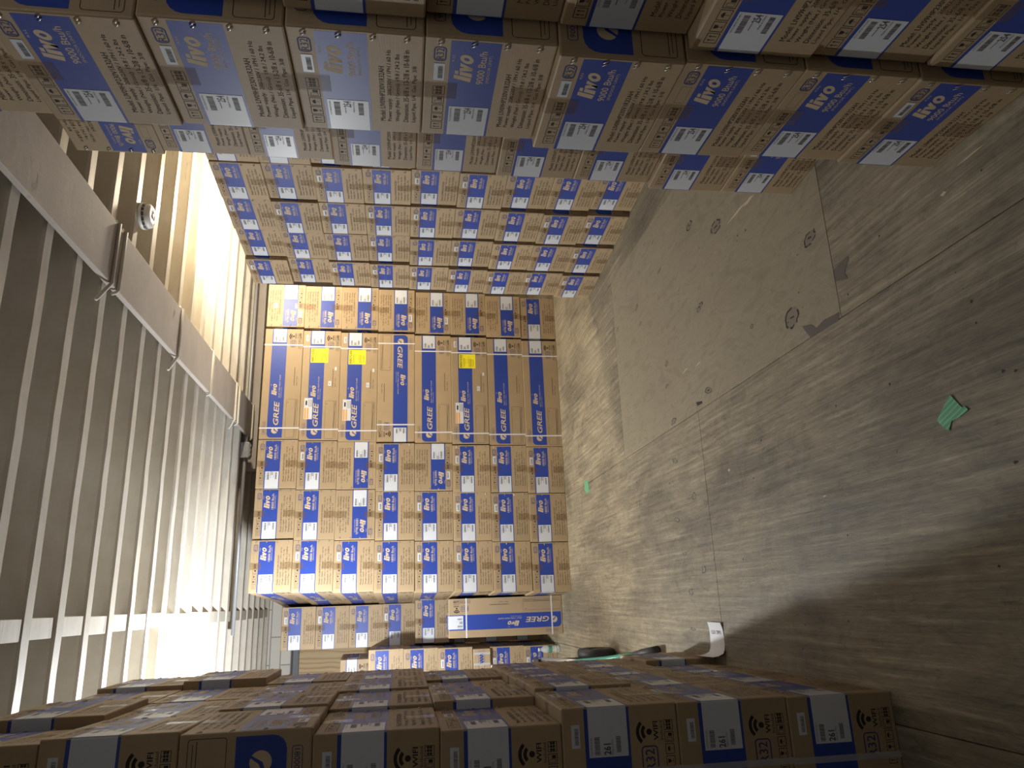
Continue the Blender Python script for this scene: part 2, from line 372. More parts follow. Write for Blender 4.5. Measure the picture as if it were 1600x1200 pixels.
def build_kind(kind):
    S = SPEC[kind]; L, W, H = S['L'], S['W'], S['H']
    bm = bmesh.new(); bx(bm, (0, 0, 0), (L, W, H), 0, 0.0045, 2)
    F = faces(bm, L, W, H)
    end_print(F['end'], kind); end_print(F['far'], kind); long_print(F['front'], kind); long_print(F['back'], kind)
    for z, e in ((H, 0.0005), (0, -0.0005)):     # flap joint along the top and bottom
        vs = [bm.verts.new(p) for p in ((0.02, W / 2 - .0015, z + e), (L - 0.02, W / 2 - .0015, z + e), (L - 0.02, W / 2 + .0015, z + e), (0.02, W / 2 + .0015, z + e))]
        f = bm.faces.new(vs); f.material_index = 5
    for q in (.12, .37, .62, .87):
        for dy in (0, .008):
            tube(bm, [(-.0012, .012 + dy - .004, H * (1 - q) - .006), (-.0022, .012 + dy, H * (1 - q)), (-.0012, .012 + dy + .004, H * (1 - q) + .006)], .0011, 5, 6)
    carton = finish(bm, 'carton_' + kind, SL)
    # label wrapping from the end on to the long side
    bm = bmesh.new(); F = faces(bm, L, W, H); rr = random.Random(3); a, b = 0.222, 0.556; rad = 0.0055
    z0, z1 = H * (1 - b), H * (1 - a); ls = 0.34 * W; lf = 0.125 * L if kind != '24000' else 0.14 * L
    path = [(-0.0006, W - ls), (-0.0006, W - rad)] + [(rad - (rad + .0006) * math.cos(math.radians(q)), W - rad + (rad + .0006) * math.sin(math.radians(q))) for q in (22, 45, 68)] + [(rad, W + 0.0006), (lf, W + 0.0006)]
    pr = [(bm.verts.new((x, y, z0)), bm.verts.new((x, y, z1))) for x, y in path]
    for i in range(len(pr) - 1):
        f = bm.faces.new((pr[i][0], pr[i][1], pr[i + 1][1], pr[i + 1][0])); f.material_index = 0
    e = 0.0008
    def tile(G, s0, w1):
        f = lambda q: s0 + q * w1
        G.text('VOLTS 208/230 1PH 60Hz', f(.03), f(.97), .233, .247, 1, e); G.barcode(f(.04), f(.93), .272, .322, 1, e, rr)
        G.text(S['num'], f(.60), f(1.0), .350, .414, 1, e, bold=0.025); G.rect(f(.2), f(.58), .360, .367, 1, e); G.text('Made in China', f(.3), f(.98), .424, .440, 1, e)
        G.barcode(f(.12), f(.94), .470, .514, 1, e, rr)
    tile(F['end'], 0.165, 0.165)
    G = F['front']; G.text('VOLTS 208/230 1PH 60Hz', .880, .925, .236, .248, 1, e) ; G.barcode(.881, .925, .27, .315, 1, e, rr)
    G.text(S['num'] if kind == '9000' else '261', .880, .908, .345, .408, 1, e, bold=0.03); G.text('Made in China', .881, .918, .412, .428, 1, e); G.barcode(.885, .925, .455, .495, 1, e, rr)
    label = finish(bm, 'shipping_label_' + kind, [WHITE, GREYINK])
    # small barcode stickers
    def sticker(fk, s0, s1, t0, t1):
        bm = bmesh.new(); F = faces(bm, L, W, H)[fk]; F.rect(s0, s1, t0, t1, 0, 0.0006)
        F.barcode(s0 + .14 * (s1 - s0), s1 - .14 * (s1 - s0), t0 + .38 * (t1 - t0), t1 - .16 * (t1 - t0), 1, 0.0008, rr); return finish(bm, 'barcode_sticker_' + kind, [WHITE, GREYINK])
    # tape over the end seams
    bm = bmesh.new(); ty0, ty1 = W * .5 - .027, W * .5 + .027
    def strip(path):
        pv = [(bm.verts.new((x, ty0, z)), bm.verts.new((x, ty1, z))) for x, z in path]
        for i in range(len(pv) - 1): bm.faces.new((pv[i][0], pv[i][1], pv[i + 1][1], pv[i + 1][0]))
    k = .0011
    strip([(-k, H - .27 * H), (-k, H - .005), (-k + .003, H - .001), (.005, H + .0006), (L - .005, H + .0006), (L + k, H - .004), (L + k, H - .27 * H)])
    tape = finish(bm, 'packing_tape_' + kind, [TAPE]); bm = bmesh.new()
    strip([(-k, .27 * H), (-k, .005), (-k + .003, .001), (.005, -.0004)])
    tape2 = finish(bm, 'packing_tape_low_' + kind, [TAPE])
    # strap loop
    def loop(x, m, w_=0.012):
        bm = bmesh.new(); e = .0018; P = [(-e, -e), (W + e, -e), (W + e, H + e), (-e, H + e)]
        for i in range(4):
            (y0, z0), (y1, z1) = P[i], P[(i + 1) % 4]
            sk = .006 if i == 1 else (-.004 if i == 3 else 0)
            a_ = [bm.verts.new(q) for q in ((x - w_ / 2, y0, z0), (x + w_ / 2, y0, z0), (x + w_ / 2, y1, z1), (x - w_ / 2, y1, z1))]
            bm.faces.new(a_)
        me = finish(bm, 'strap_' + kind, [m]); return me
    PARTS[kind] = dict(carton=carton, label=label, s_end=sticker('end', .602, .764, .076, .160), s_long=sticker('front', .900, .958, .078, .150),
                       tape=(tape, tape2), straps=[loop(.152 * L, STRAP), loop(.905 * L, STRAP)], cstrap=[loop(.165 * L, CSTRAP, .017), loop(.86 * L, CSTRAP, .017)], S=S)
for kd in SPEC: build_kind(kd)

def ROT(zdeg_rad, flip=False, S=None):
    M = Matrix.Rotation(zdeg_rad, 4, 'Z')
    if flip:   # turned upside down about its long axis
        M = M @ Matrix.Translation((0, S['W'], S['H'])) @ Matrix.Rotation(math.pi, 4, 'X')
    return M
def place_box(kind, org, ang, label, group, flip=False, sticker_end=None, straps=None, sticker_long=False, tape=True, M=None):
    Pk = PARTS[kind]; S = Pk['S']
    o = mesh_obj('cardboard_box', Pk['carton'])
    o.matrix_world = M if M is not None else Matrix.Translation(org) @ ROT(ang, flip, S)
    tag(o, label, 'box', group)
    mesh_obj('shipping_label', Pk['label'], o)
    if sticker_end is None: sticker_end = RND.random() < 0.45
    if sticker_end: mesh_obj('barcode_sticker', Pk['s_end'], o)
    if sticker_long: mesh_obj('barcode_sticker', Pk['s_long'], o)
    for me in (Pk['tape'] if tape else ()): mesh_obj('packing_tape', me, o)
    for me in (Pk['straps'] if straps == 'white' else Pk['cstrap'] if straps == 'clear' else []): mesh_obj('strap', me, o)
    return o
ORD = ['bottom', 'second from floor', 'third from floor', 'fourth from floor', 'fifth from floor', 'sixth from floor', 'seventh from floor', 'eighth from floor', 'ninth from floor']
def level(k, n): return 'topmost' if k == n - 1 else ORD[k]

# ------------------------------------------------------------------ room shell
ZJ = 2.90; JD = 0.235
XL, XR, YB, YF = -3.3, 3.75, 9.15, -2.6
# floor: plywood sheets, narrow gaps over a dark subfloor
bm = bmesh.new(); tone = []
sheets = []
for ci, x0 in enumerate([-4.038, -2.818, -1.598, -0.378, 0.842, 2.062, 3.282]):
    off = [0.82, 2.04, 0.82, 0.82, 2.045, 0.82, 2.0][ci]
    y = off - 2.44 * 2
    while y < YB:
        sheets.append((max(x0, XL), min(x0 + 1.22, XR), max(y, YF), min(y + 2.44, YB), 0.86 if (ci == 4 and 1.9 < y < 2.2) else (0.0 if (ci + int(y * 3)) % 2 else 0.12))); y += 2.44
g = 0.0016
for x0, x1, y0, y1, t in sheets:
    if x1 - x0 < .05 or y1 - y0 < .05: continue
    n0 = len(bm.faces); bx(bm, (x0 + g, y0 + g, -0.018), (x1 - g, y1 - g, 0), 0); tone += [t] * (len(bm.faces) - n0)
n0 = len(bm.faces); bx(bm, (XL, YF, -0.06), (XR, YB, -0.0185), 1); tone += [0] * (len(bm.faces) - n0)
me = finish(bm, 'floor', [FLOOR, SUB]); at = me.attributes.new('tone', 'FLOAT', 'FACE')
for i, t in enumerate(tone): at.data[i].value = t
floor = structure('floor', me)
bm = bmesh.new(); rr = random.Random(11)
def blob(pts, mi, z): bm.faces.new([bm.verts.new((x, y, z)) for x, y in pts]).material_index = mi
KN = [(1.758, 3.119, .020, .042), (1.60, 2.84, .030, .062), (1.18, 2.145, .026, .044), (1.73, 3.577, .010, .030), (1.318, 3.109, .018, .046), (0.955, 2.33, .040, .055),
      (1.686, 4.0, .012, .03), (1.699, 4.416, .010, .03), (1.566, 3.957, .008, .03), (1.037, 2.632, .010, .016), (0.905, 3.117, .016, .042), (0.872, 3.585, .016, .040),
      (0.669, 3.622, .016, .038), (0.457, 3.416, .018, .026), (0.372, 3.677, .012, .04), (0.197, 3.617, .009, .03), (0.109, 3.394, .018, .024), (0.011, 3.583, .016, .03), (-0.163, 3.607, .008, .034), (1.195, 3.601, .016, .03), (1.079, 3.634, .010, .024), (1.934, 3.63, .006, .02)]
for x, y, a, b in KN:
    n = 18; j = [rr.uniform(.85, 1.12) for _ in range(n)]; an = rr.uniform(-.3, .3)
    ring = lambda k: [(x + k * j[q] * (a * math.cos(2 * math.pi * q / n) * math.cos(an) - b * math.sin(2 * math.pi * q / n) * math.sin(an)), y + k * j[q] * (a * math.cos(2 * math.pi * q / n) * math.sin(an) + b * math.sin(2 * math.pi * q / n) * math.cos(an))) for q in range(n)]
    blob(ring(0.9), 0, .0004)
    A, B = ring(0.95), ring(0.76)
    for q in range(n):
        if rr.random() < 0.72: blob([A[q], A[(q + 1) % n], B[(q + 1) % n], B[q]], 1, .0007)
    if b > .04: blob([(x - .004, y - b * .3), (x + .003, y - b * .25), (x + .005, y + b * .2), (x, y + b * .3)], 1, .0008)
blob([(1.011, 2.042), (.967, 2.042), (.948, 1.975), (.975, 1.990), (1.01, 1.955), (1.02, 1.96)], 3, .0009)
blob([(.900, 2.275), (.880, 2.262), (.843, 2.235), (.838, 2.06), (.864, 2.05), (.872, 2.14), (.862, 2.19), (.886, 2.22)], 3, .0009)
blob([(.89, 3.27), (.868, 3.262), (.866, 3.20), (.876, 3.20)], 1, .0009)
for x, y, l_2, w_2, an in ((1.553, 2.63, .10, .008, .15), (1.545, 2.52, .05, .012, .1), (1.06, 3.20, .04, .005, .5), (1.08, 3.37, .05, .006, .7), (.19, 4.09, .05, .005, 2.2), (.51, 3.0, .012, .008, .3), (1.03, 1.42, .05, .003, .1), (.985, 1.53, .012, .007, 0), (.30, 2.3, .012, .004, .9)):
    ca, sa = math.cos(an), math.sin(an)
    blob([(x - sa * 0, y - l_2), (x + w_2 * ca, y - l_2 * .3), (x + w_2 * .5 - sa * l_2 * .3, y + l_2), (x - w_2 * .6, y + l_2 * .2)], 2, .001)
for _ in range(150):      # small nail heads and dirt flecks
    x, y = rr.uniform(-.3, 2.1), rr.uniform(1.2, 5.6); s = rr.uniform(.0015, .005)
    blob([(x - s, y), (x, y - s * rr.uniform(.6, 2.5)), (x + s, y), (x, y + s)], 1, .0009)
structure('floor_knots', finish(bm, 'floor_knots', [KNOT, KNOTD, PALE, CHIP]), floor)

# walls
def wall(name, lo, hi, m):
    bm = bmesh.new(); bx(bm, lo, hi); return structure(name, finish(bm, name, [m]))
wall('wall_left', (XL - .15, YF, 0), (XL, YB + .2, ZJ + JD), WALL)
wall('wall_right', (XR, YF, 0), (XR + .15, YB + .2, ZJ + JD), WALL)
wall('wall_front', (XL - .15, YF - .15, 0), (XR + .15, YF, ZJ + JD), WALL)
bm = bmesh.new(); bx(bm, (XL, YB, 2.64), (XR, YB + .2, ZJ + JD)); wb = structure('wall_back', finish(bm, 'wall_back', [BRICK]))
bm = bmesh.new(); bx(bm, (XL, YB + .03, 0), (XR, YB + .05, 2.56)); structure('plywood_panel', finish(bm, 'plywood_panel', [PLYW]), wb)
bm = bmesh.new(); bx(bm, (XL, YB - .01, 2.555), (XR, YB + .05, 2.62), 0, .004); bx(bm, (XL, YB + .02, 2.62), (XR, YB + .05, 2.64), 1)
structure('steel_lintel', finish(bm, 'steel_lintel', [LINT, BLK]), wb)

# ceiling: deck with exposed joists
bm = bmesh.new(); nb = 0; y = YF
while y < YB:
    bx(bm, (XL, y + .001, ZJ + JD), (XR, min(y + .139, YB), ZJ + JD + .02), 0, .003, 1); y += .14
ceil = structure('ceiling', finish(bm, 'ceiling', [DECK]))
def joist_mesh(seed):
    rr = random.Random(seed); bm = bmesh.new(); T = .076; n = 46; rows = []
    for i in range(n + 1):
        x = XL + (XR - XL) * i / n; w0 = rr.uniform(-.0016, .0016); w1 = rr.uniform(-.0016, .0016); b = rr.uniform(-.0015, .0015); c = .009 + rr.uniform(0, .005)
        rows.append([bm.verts.new(p) for p in ((x, w0, JD), (x, w0, c), (x, w0 + c * .8, b), (x, T - c * .35 + w1, b), (x, T + w1, .006), (x, T + w1, JD))])
    for i in range(n):
        for k in range(5): bm.faces.new((rows[i][k], rows[i][k + 1], rows[i + 1][k + 1], rows[i + 1][k]))
    for r_ in (rows[0], rows[-1]): bm.faces.new(r_)
    return finish(bm, 'joist', [JOIST])
JM = [joist_mesh(s) for s in range(5)]
JY = 3.335; PITCH = 0.3008
kk = range(int((YF - JY) / PITCH) + 1, int((YB - .08 - JY) / PITCH) + 1)
for i, k in enumerate(kk):
    o = mesh_obj('joist', JM[i % 5], ceil); o.location = (0, JY + k * PITCH, ZJ)
bm = bmesh.new()
for k in list(kk)[:-1]:
    y0 = JY + k * PITCH + .077; dz = RND.uniform(.004, .012); dx = RND.uniform(-.006, .006)
    bx(bm, (-.083 + dx, y0, ZJ + dz), (.004 + dx, y0 + PITCH - .078, ZJ + dz + .038), 0, .002, 1)
structure('blocking', finish(bm, 'blocking', [JOIST]), ceil)

# steel I beam under the joists with rod clamps
def ibeam():
    bm = bmesh.new(); x0, x1 = 1.585, 1.915; zb = 2.845; y0, y1 = YF, 7.24
    bx(bm, (x0, y0, zb), (x1, y1, zb + .032), 0, .005); bx(bm, (1.743, y0, zb + .032), (1.757, y1, ZJ + .20)); return finish(bm, 'beam', [BEAMM])
# joists rest on the flange; web rises between them
beam = structure('trim_1', ibeam())
def rod(y, yaw, tail):
    bm = bmesh.new(); z = 2.838; L_ = 0.352
    x0, x1 = 1.572, 1.572 + L_; s = yaw
    tube(bm, [(x1 + .004, y + s, z + .075), (x1 + .006, y + s, z + .02), (x1 - .008, y + s, z), (x0 + .01, y - s * .2, z - .001), (x0 - .002, y - s * .2, z + .008), (x0 - .01 - tail, y - s * .2 - tail * .8, z + .030)], [.0095] * 6, 8)
    return finish(bm, 'rod_clamp', [JOIST], True)
for y, s, t in ((3.60, .012, .10), (3.69, .014, .0), (4.74, .01, .09), (5.59, .01, .0), (6.43, .008, .07), (6.55, .008, .0), (7.18, .006, .0)):
    structure('rod_clamp', rod(y, s, t), beam)
bm = bmesh.new(); bx(bm, (1.30, 7.26, 2.80), (XR, 7.40, 3.10), 0, .004); structure('trim_2', finish(bm, 'trim_2', [BEAMM]))

# conduit along the ceiling with its junction box
bm = bmesh.new(); tube(bm, [(-.2, 7.05, 2.86), (.9, 7.05, 2.862), (2.2, 7.05, 2.858), (XR, 7.05, 2.86)], .016, 12)
cd_ = mesh_obj('conduit_pipe', finish(bm, 'conduit_pipe', [GALV], True)); tag(cd_, 'thin steel conduit pipe running across the ceiling past the beam end', 'pipe')
bm = bmesh.new(); bx(bm, (1.36, 7.00, 2.815), (1.51, 7.10, 2.895), 0, .008); bx(bm, (1.375, 7.01, 2.808), (1.495, 7.09, 2.815), 0, .003)
for q in (1.395, 1.435, 1.475): bx(bm, (q - .008, 7.02, 2.804), (q + .008, 7.08, 2.809), 0, .002)
mesh_obj('junction_box', finish(bm, 'junction_box', [GALV]), cd_)

# smoke detector
bm = bmesh.new(); lathe(bm, [(0, ZJ - .001), (.075, ZJ - .001), (.078, ZJ - .012), (.074, ZJ - .020)], 40)
lathe(bm, [(.074, ZJ - .020), (.066, ZJ - .026), (.063, ZJ - .030)], 40, 1); lathe(bm, [(.063, ZJ - .030), (.070, ZJ - .036), (.068, ZJ - .052), (.056, ZJ - .060), (.024, ZJ - .062), (.022, ZJ - .059), (0, ZJ - .059)], 40)
for k in range(16):
    a = 2 * math.pi * k / 16; M = Matrix.Rotation(a, 4, 'Z'); vs = [bm.verts.new(M @ Vector(p)) for p in ((.0655, -.006, ZJ - .022), (.077, -.006, ZJ - .022), (.077, -.006, ZJ - .033), (.0655, -.006, ZJ - .033))]
    bm.faces.new(vs)
sd = mesh_obj('smoke_detector', finish(bm, 'smoke_detector', [PLAST, SLOT])); sd.location = (2.20, 4.04, 0)
tag(sd, 'round white smoke detector fixed under the painted ceiling joists', 'smoke detector')
bm = bmesh.new(); lathe(bm, [(.017, ZJ - .0595), (.017, ZJ - .0635), (.013, ZJ - .065), (0, ZJ - .065)], 24); o = mesh_obj('test_button', finish(bm, 'test_button', [mat('button_grey', (.62, .62, .63), .4)]), sd)

# ------------------------------------------------------------------ RIGHT STACKS (ends face the aisle)
def side_stack(x, y, th, lean, kinds, n, u0, name, group, pitchz, jn, ju, extra=None, skip=()):
    for k in range(n):
        if k in skip: continue
        e = (extra or {}).get(k, {})
        dn = RND.uniform(-jn, jn) + e.get('dn', 0); du = RND.uniform(-ju, ju) + e.get('du', 0); z = k * pitchz
        d = Vector((-math.sin(th), math.cos(th), 0)); nn = Vector((-math.cos(th), -math.sin(th), 0))
        p = Vector((x, y, 0)) + d * (u0 + du) + nn * (lean * z + dn); p.z = z
        place_box(kinds, p, th + RND.uniform(-.008, .008) + e.get('yaw', 0), name.format(level(k, n)), group, flip=e.get('flip', False), sticker_end=e.get('st'))
# nearest to the camera, partly out of frame
side_stack(1.115, 1.2197 - .352, -.018, 0, '9000', 9, 0, '9000 Btu/h carton, {}, dark right stack cut by photo edge', 'cartons at the dark right edge', .273, .004, .003,
           {0: dict(dn=.027), 1: dict(dn=.027), 2: dict(dn=.036), 3: dict(dn=-.003), 4: dict(dn=-.013), 5: dict(dn=.010), 6: dict(dn=-.004, du=-.014), 7: dict(dn=-.10, du=-.02), 8: dict(dn=-.12, du=-.02)})
side_stack(1.0797, 1.2197, -.018, -.0025, '9000', 9, 0, '9000 Btu/h carton, {}, in the close dim right column', 'cartons in the close right column', .273, .006, .003,
           {0: dict(st=True), 1: dict(st=False), 2: dict(st=False), 3: dict(st=True, dn=.01), 4: dict(st=True, dn=-.004), 5: dict(st=True), 6: dict(st=True, yaw=.02), 7: dict(st=True, dn=.012, yaw=.01), 8: dict(dn=.0)})
side_stack(1.4151, 1.8837, .0745, -.0312, '9000', 9, 0, '9000 Btu/h carton, {}, recessed column behind the close one', 'cartons in the recessed right column', .273, .006, .003, {8: dict(flip=True, du=.02)})
NMF = ['nearest', 'second', 'middle', 'fourth', 'farthest']
for c in range(5):
    ex = {}
    for k in range(9):
        ex[k] = dict(dn=RND.choice((-.012, 0, 0, .006)), du=RND.uniform(-.002, .002) + (1 - k / 9) * (-.05 + .040 * (c - 1)))
    side_stack(2.3126, 3.66, .07, -.0106, '9000', 9, (c - 1) * .3372, '9000 Btu/h carton, {}, ' + NMF[c] + ' column of the bright right stack', 'cartons in the bright right stack', .273, .007, .001, ex)

# ------------------------------------------------------------------ BACK FACADE
TH = .0232; PX, PY = .06, 6.2571; WD = .4149; DD = Vector((math.cos(TH), math.sin(TH), 0)); IN = Vector((-math.sin(TH), math.cos(TH), 0)); HZ = .3255
def back_col(u, name, group, flips=(), depth=0.0, n=8, kind='18000', hz=HZ, dx=0.0, yaw=0.0, st=None, lean=.0325, base=0.0):
    S = SPEC[kind]
    for k in range(n):
        z = k * hz + base
        p = Vector((PX, PY, 0)) + DD * (u + S['W'] + lean * z + dx + RND.uniform(-.004, .004)) + IN * (depth + RND.uniform(0, .012)); p.z = z
        place_box(kind, p, math.pi / 2 + TH + yaw + RND.uniform(-.006, .006), name.format(level(k, n)), group, flip=(k in flips), sticker_end=(st is None and RND.random() < .55) or (st is not None and k in st))
back_col(0, '18000 Btu/h carton, {}, leftmost column of the back box wall', 'cartons in the back wall of boxes', yaw=.03, st=(6, 5, 4, 3, 2))
back_col(WD, '18000 Btu/h carton, {}, second column from left, back box wall', 'cartons in the back wall of boxes', flips=(5,), st=(4, 3, 2, 1))
back_col(2 * WD, '18000 Btu/h carton, {}, column just left of the long boxes', 'cartons in the back wall of boxes', flips=(5, 3), st=(6, 4, 3, 2, 1, 0))
back_col(3 * WD + 1.026, '18000 Btu/h carton, {}, column right of the long boxes', 'cartons in the back wall of boxes', flips=(1, 2, 3, 4, 5, 6, 7), st=(7, 4, 3))
back_col(-.020, '18000 Btu/h carton, {}, behind leftmost column, side lit', 'cartons behind the back wall of boxes', depth=1.015, yaw=.058)
# column of long boxes shown by their broad sides
def energy_label(kind, parent):
    bm = bmesh.new(); S = SPEC[kind]; F = faces(bm, S['L'], S['W'], S['H'])['front']; s0, s1 = .700, .835; t0, t1 = .215, .675
    F.rect(s0, s1, t0, t1, 0, .0006); F.text('ENERGYGUIDE', s0 + .006, s1 - .006, t0 + .02, t0 + .085, 1, .0008, bold=.02)
    F.rect(s0 + .006, s1 - .006, t0 + .10, t0 + .105, 1, .0008); F.rect(s0 + .01, s1 - .02, t0 + .27, t0 + .275, 1, .0008); F.frame(s0 + .05, s0 + .085, t0 + .19, t0 + .255, 1, .0012, 0, .0008)
    for q in (.13, .155, .30, .325, .36, .40): F.rect(s0 + .012, s1 - .03 - q * .05, t0 + q, t0 + q + .008, 1, .0008)
    mesh_obj('energy_label', finish(bm, 'energy_label', [YEL, INK]), parent)
def notice(kind, parent):
    bm = bmesh.new(); S = SPEC[kind]; F = faces(bm, S['L'], S['W'], S['H'])['front']; s0, s1, t0, t1 = .185, .375, .10, .315
    F.rect(s0, s1, t0, t1, 0, .0009)
    for a, b in ((t0 + .015, t0 + .055), (t0 + .08, t0 + .12)): F.rect(s0 + .004, s0 + .10, a, b, 1, .0011)
    F.rect(s0 + .125, s1 - .025, t0 + .035, t0 + .075, 2, .0011)
    for q in (.11, .14, .17, .195): F.rect(s0 + .11, s1 - .012, t0 + q, t0 + q + .008, 2, .0011)
    mesh_obj('notice_sticker', finish(bm, 'notice_sticker', [WHITE, ORANGE, INK]), parent)
    bm = bmesh.new(); F = faces(bm, S['L'], S['W'], S['H'])['front']; F.rect(.487, .530, .70, .78, 0, .0005); F.rect(.497, .520, .725, .732, 1, .0007); F.rect(.497, .512, .745, .752, 1, .0007); F.rect(.63, .66, .86, .91, 0, .0005)
    mesh_obj('small_sticker', finish(bm, 'small_sticker', [WHITE, GREYINK]), parent)
for k in range(8):
    z = k * HZ; S = SPEC['18000']
    base = Vector((PX, PY, z)) + DD * (3 * WD + .001 + .0325 * z + RND.uniform(-.003, .003)) + IN * RND.uniform(0, .01)
    if k == 4:   # upside down: logo to the right
        M = Matrix.Translation(base + DD * .004) @ Matrix.Rotation(TH, 4, 'Z') @ Matrix.Translation((0, S['W'], S['H'])) @ Matrix.Rotation(math.pi, 4, 'X')
    else:
        M = Matrix.Translation(base + DD * S['L'] + IN * S['W']) @ Matrix.Rotation(math.pi + TH, 4, 'Z')
    what = 'long blue-banded carton with white straps' if k != 4 else 'long white-strapped carton stacked upside down'
    if k in (6, 5, 2): what = 'long blue-banded carton with yellow label'
    o = place_box('18000', None, 0, what + ', ' + (level(k, 8) if k != 4 else 'fifth from floor') + ', back wall', 'long cartons in the back wall of boxes', M=M, straps='white', sticker_long=(k in (6, 5, 2)), sticker_end=False)
    if k in (6, 5, 2): energy_label('18000', o); notice('18000', o)
bm = bmesh.new(); q = Vector((PX, PY, 2.5 * HZ)) + DD * (3 * WD + .27 + .0325 * .9) - IN * .006
# carton standing on end in front of the far group
S = SPEC['18000']
M = Matrix.Translation((.028, 6.66 + S['W'], S['L'])) @ Matrix(((0, 0, -1, 0), (0, -1, 0, 0), (-1, 0, 0, 0), (0, 0, 0, 1)))
M = Matrix.Translation((.035, 6.66 + S['W'] + .002, S['L'] + .002)) @ Matrix(((0, 0, -1, 0), (0, -1, 0, 0), (-1, 0, 0, 0), (0, 0, 0, 1)))
place_box('18000', None, 0, 'heat pump carton standing upright on its end left of the back wall', 'upright cartons', M=M, straps='white', sticker_end=False)
# far group behind it
for k in range(8):
    z = k * .3185
    kx = {3: (.026, -.30)}.get(k, (RND.uniform(-.006, .006), 0))
    if k < 3: kx = (0, .05)
    p = Vector((.018 + kx[0], 7.70 + kx[1] + RND.uniform(-.01, .01), z))
    SPEC18 = SPEC['18000']
    o = place_box('18000', p, math.pi / 2 + RND.uniform(-.008, .008), '18000 Btu/h carton, {}, far column behind the upright carton'.format(level(k, 8)), 'cartons in the far left column', sticker_end=k in (7, 6, 4))
    o.scale = (1, .965, .98)
# 24000 group
zz = [0, .306, .772, 1.078, 1.384]
for k, z in enumerate(zz):
    place_box('24000', Vector((-.395 + z * .018, 6.985 + RND.uniform(0, .01), z)), math.pi / 2 + .004, '24000 Btu/h carton, {}, low stack behind the left boxes'.format(['bottom', 'second from floor', 'third from floor', 'fourth from floor', 'topmost'][k]), 'cartons marked 24000', sticker_end=k in (0, 1, 2), straps=None)
bm = bmesh.new(); bx(bm, (0, 0, 0), (.45, .95, .154), 0, .006)
fp = mesh_obj('flat_parcel', finish(bm, 'flat_parcel', [KR])); fp.location = (-.85, 6.96, .614)
tag(fp, 'flat taped brown parcel lying sandwiched between the 24000 Btu/h cartons', 'parcel')
for xa in (.02, .31, .40):
    bm = bmesh.new(); bx(bm, (xa, -.0025, .002), (xa + .02, -.001, .152)); mesh_obj('packing_tape', finish(bm, 'parcel_tape', [CSTRAP]), fp)
bm = bmesh.new(); F = Face(bm, (0, 0, .154), (1, 0, 0), (0, 0, -1), (0, -1, 0), .45, .154)
for i in range(4): F.poly([(.70 + i * .05, .40), (.73 + i * .05, .36), (.78 + i * .05, .56), (.75 + i * .05, .60)], 0, .001)
F.frame(.62, .96, .3, .66, 0, .003, .01); mesh_obj('parcel_print', finish(bm, 'parcel_print', [BLUE]), fp)
# shaded carton lying on the low stack
S9 = SPEC['9000']
M = Matrix.Translation((-.47, 7.42, 1.692)) @ Matrix.Rotation(math.pi - .10, 4, 'Z') @ Matrix.Translation((0, -S9['W'], 0))
o = place_box('9000', None, 0, 'shaded carton with yellow label lying crosswise on the low far stack', 'loose cartons', M=M, straps='white', sticker_end=False); energy_label('9000', o)

# ------------------------------------------------------------------ LEFT STACK
XA = -.290; PL = .4149
NL = ['front', 'second', 'third', 'rear']
DX = {(5, 0): 0.0, (3, 0): -.032, (4, 0): -.022, (4, 1): -.008, (7, 0): -.028, (7, 1): .010, (7, 2): -.006, (7, 3): .012, (6, 3): .026, (6, 0): -.006, (6, 1): -.012, (6, 2): -.012, (3, 1): -.012, (3, 2): -.028, (3, 3): -.02,
      (0, 3): .010, (0, 2): -.010, (0, 0): -.002, (1, 0): .004, (2, 0): .006, (2, 1): .014, (1, 1): .004, (2, 2): .004, (5, 1): .002, (5, 2): -.004, (1, 2): .0}
for c in range(4):
    for k in range(8):
        S = SPEC['18000']; fl = (k == 5 and c == 0); z = k * .3257
        y0 = 2.119 + c * PL + (.014 if c == 3 and k == 0 else 0); x = XA + DX.get((k, c), 0) + RND.uniform(-.003, .003)
        yaw = {(7, 0): .05, (6, 0): .03}.get((k, c), 0) + RND.uniform(-.006, .006)
        p = Vector((x, y0 + S['W'], z))
        if fl: lab = 'upside-down carton with round logo, sixth from floor in the left stack front'
        else: lab = 'heat pump carton, {}, {} column of the left stack'.format(level(k, 8), NL[c])
        place_box('18000', p, math.pi + yaw, lab, 'cartons in the left stack', flip=fl, straps='clear' if c == 0 and k < 3 else None, sticker_long=(c == 0 and not fl), sticker_end=RND.random() < .6)

# ------------------------------------------------------------------ small things on the floor
# hand truck lying on the floor beyond the left stack, handles towards the camera
ht = bpy.data.objects.new('hand_truck', None); C.objects.link(ht); ht.location = (0, 0, 0)
tag(ht, 'green tube hand truck lying on the floor behind the left stack', 'hand truck')
def wheel(x):
    M = Matrix.Translation((x, 5.06, .125)) @ Matrix.Rotation(math.pi / 2, 4, 'Y')
    bm = bmesh.new(); lathe(bm, [(.06, -.028), (.104, -.030), (.118, -.024), (.124, -.010), (.124, .010), (.118, .024), (.104, .030), (.06, .028), (.06, -.028)], 40, 0, M)
    o = mesh_obj('wheel', finish(bm, 'wheel', [RUB], True), ht)
    bm = bmesh.new(); lathe(bm, [(0, -.02), (.062, -.022), (.062, .022), (0, .02)], 24, 0, M); mesh_obj('wheel_hub', finish(bm, 'wheel_hub', [SILV]), o)
wheel(-.350); wheel(-.80)
bm = bmesh.new(); tube(bm, [(-.80, 5.06, .125), (-.35, 5.06, .125)], .010); mesh_obj('axle', finish(bm, 'axle', [BLK]), ht)
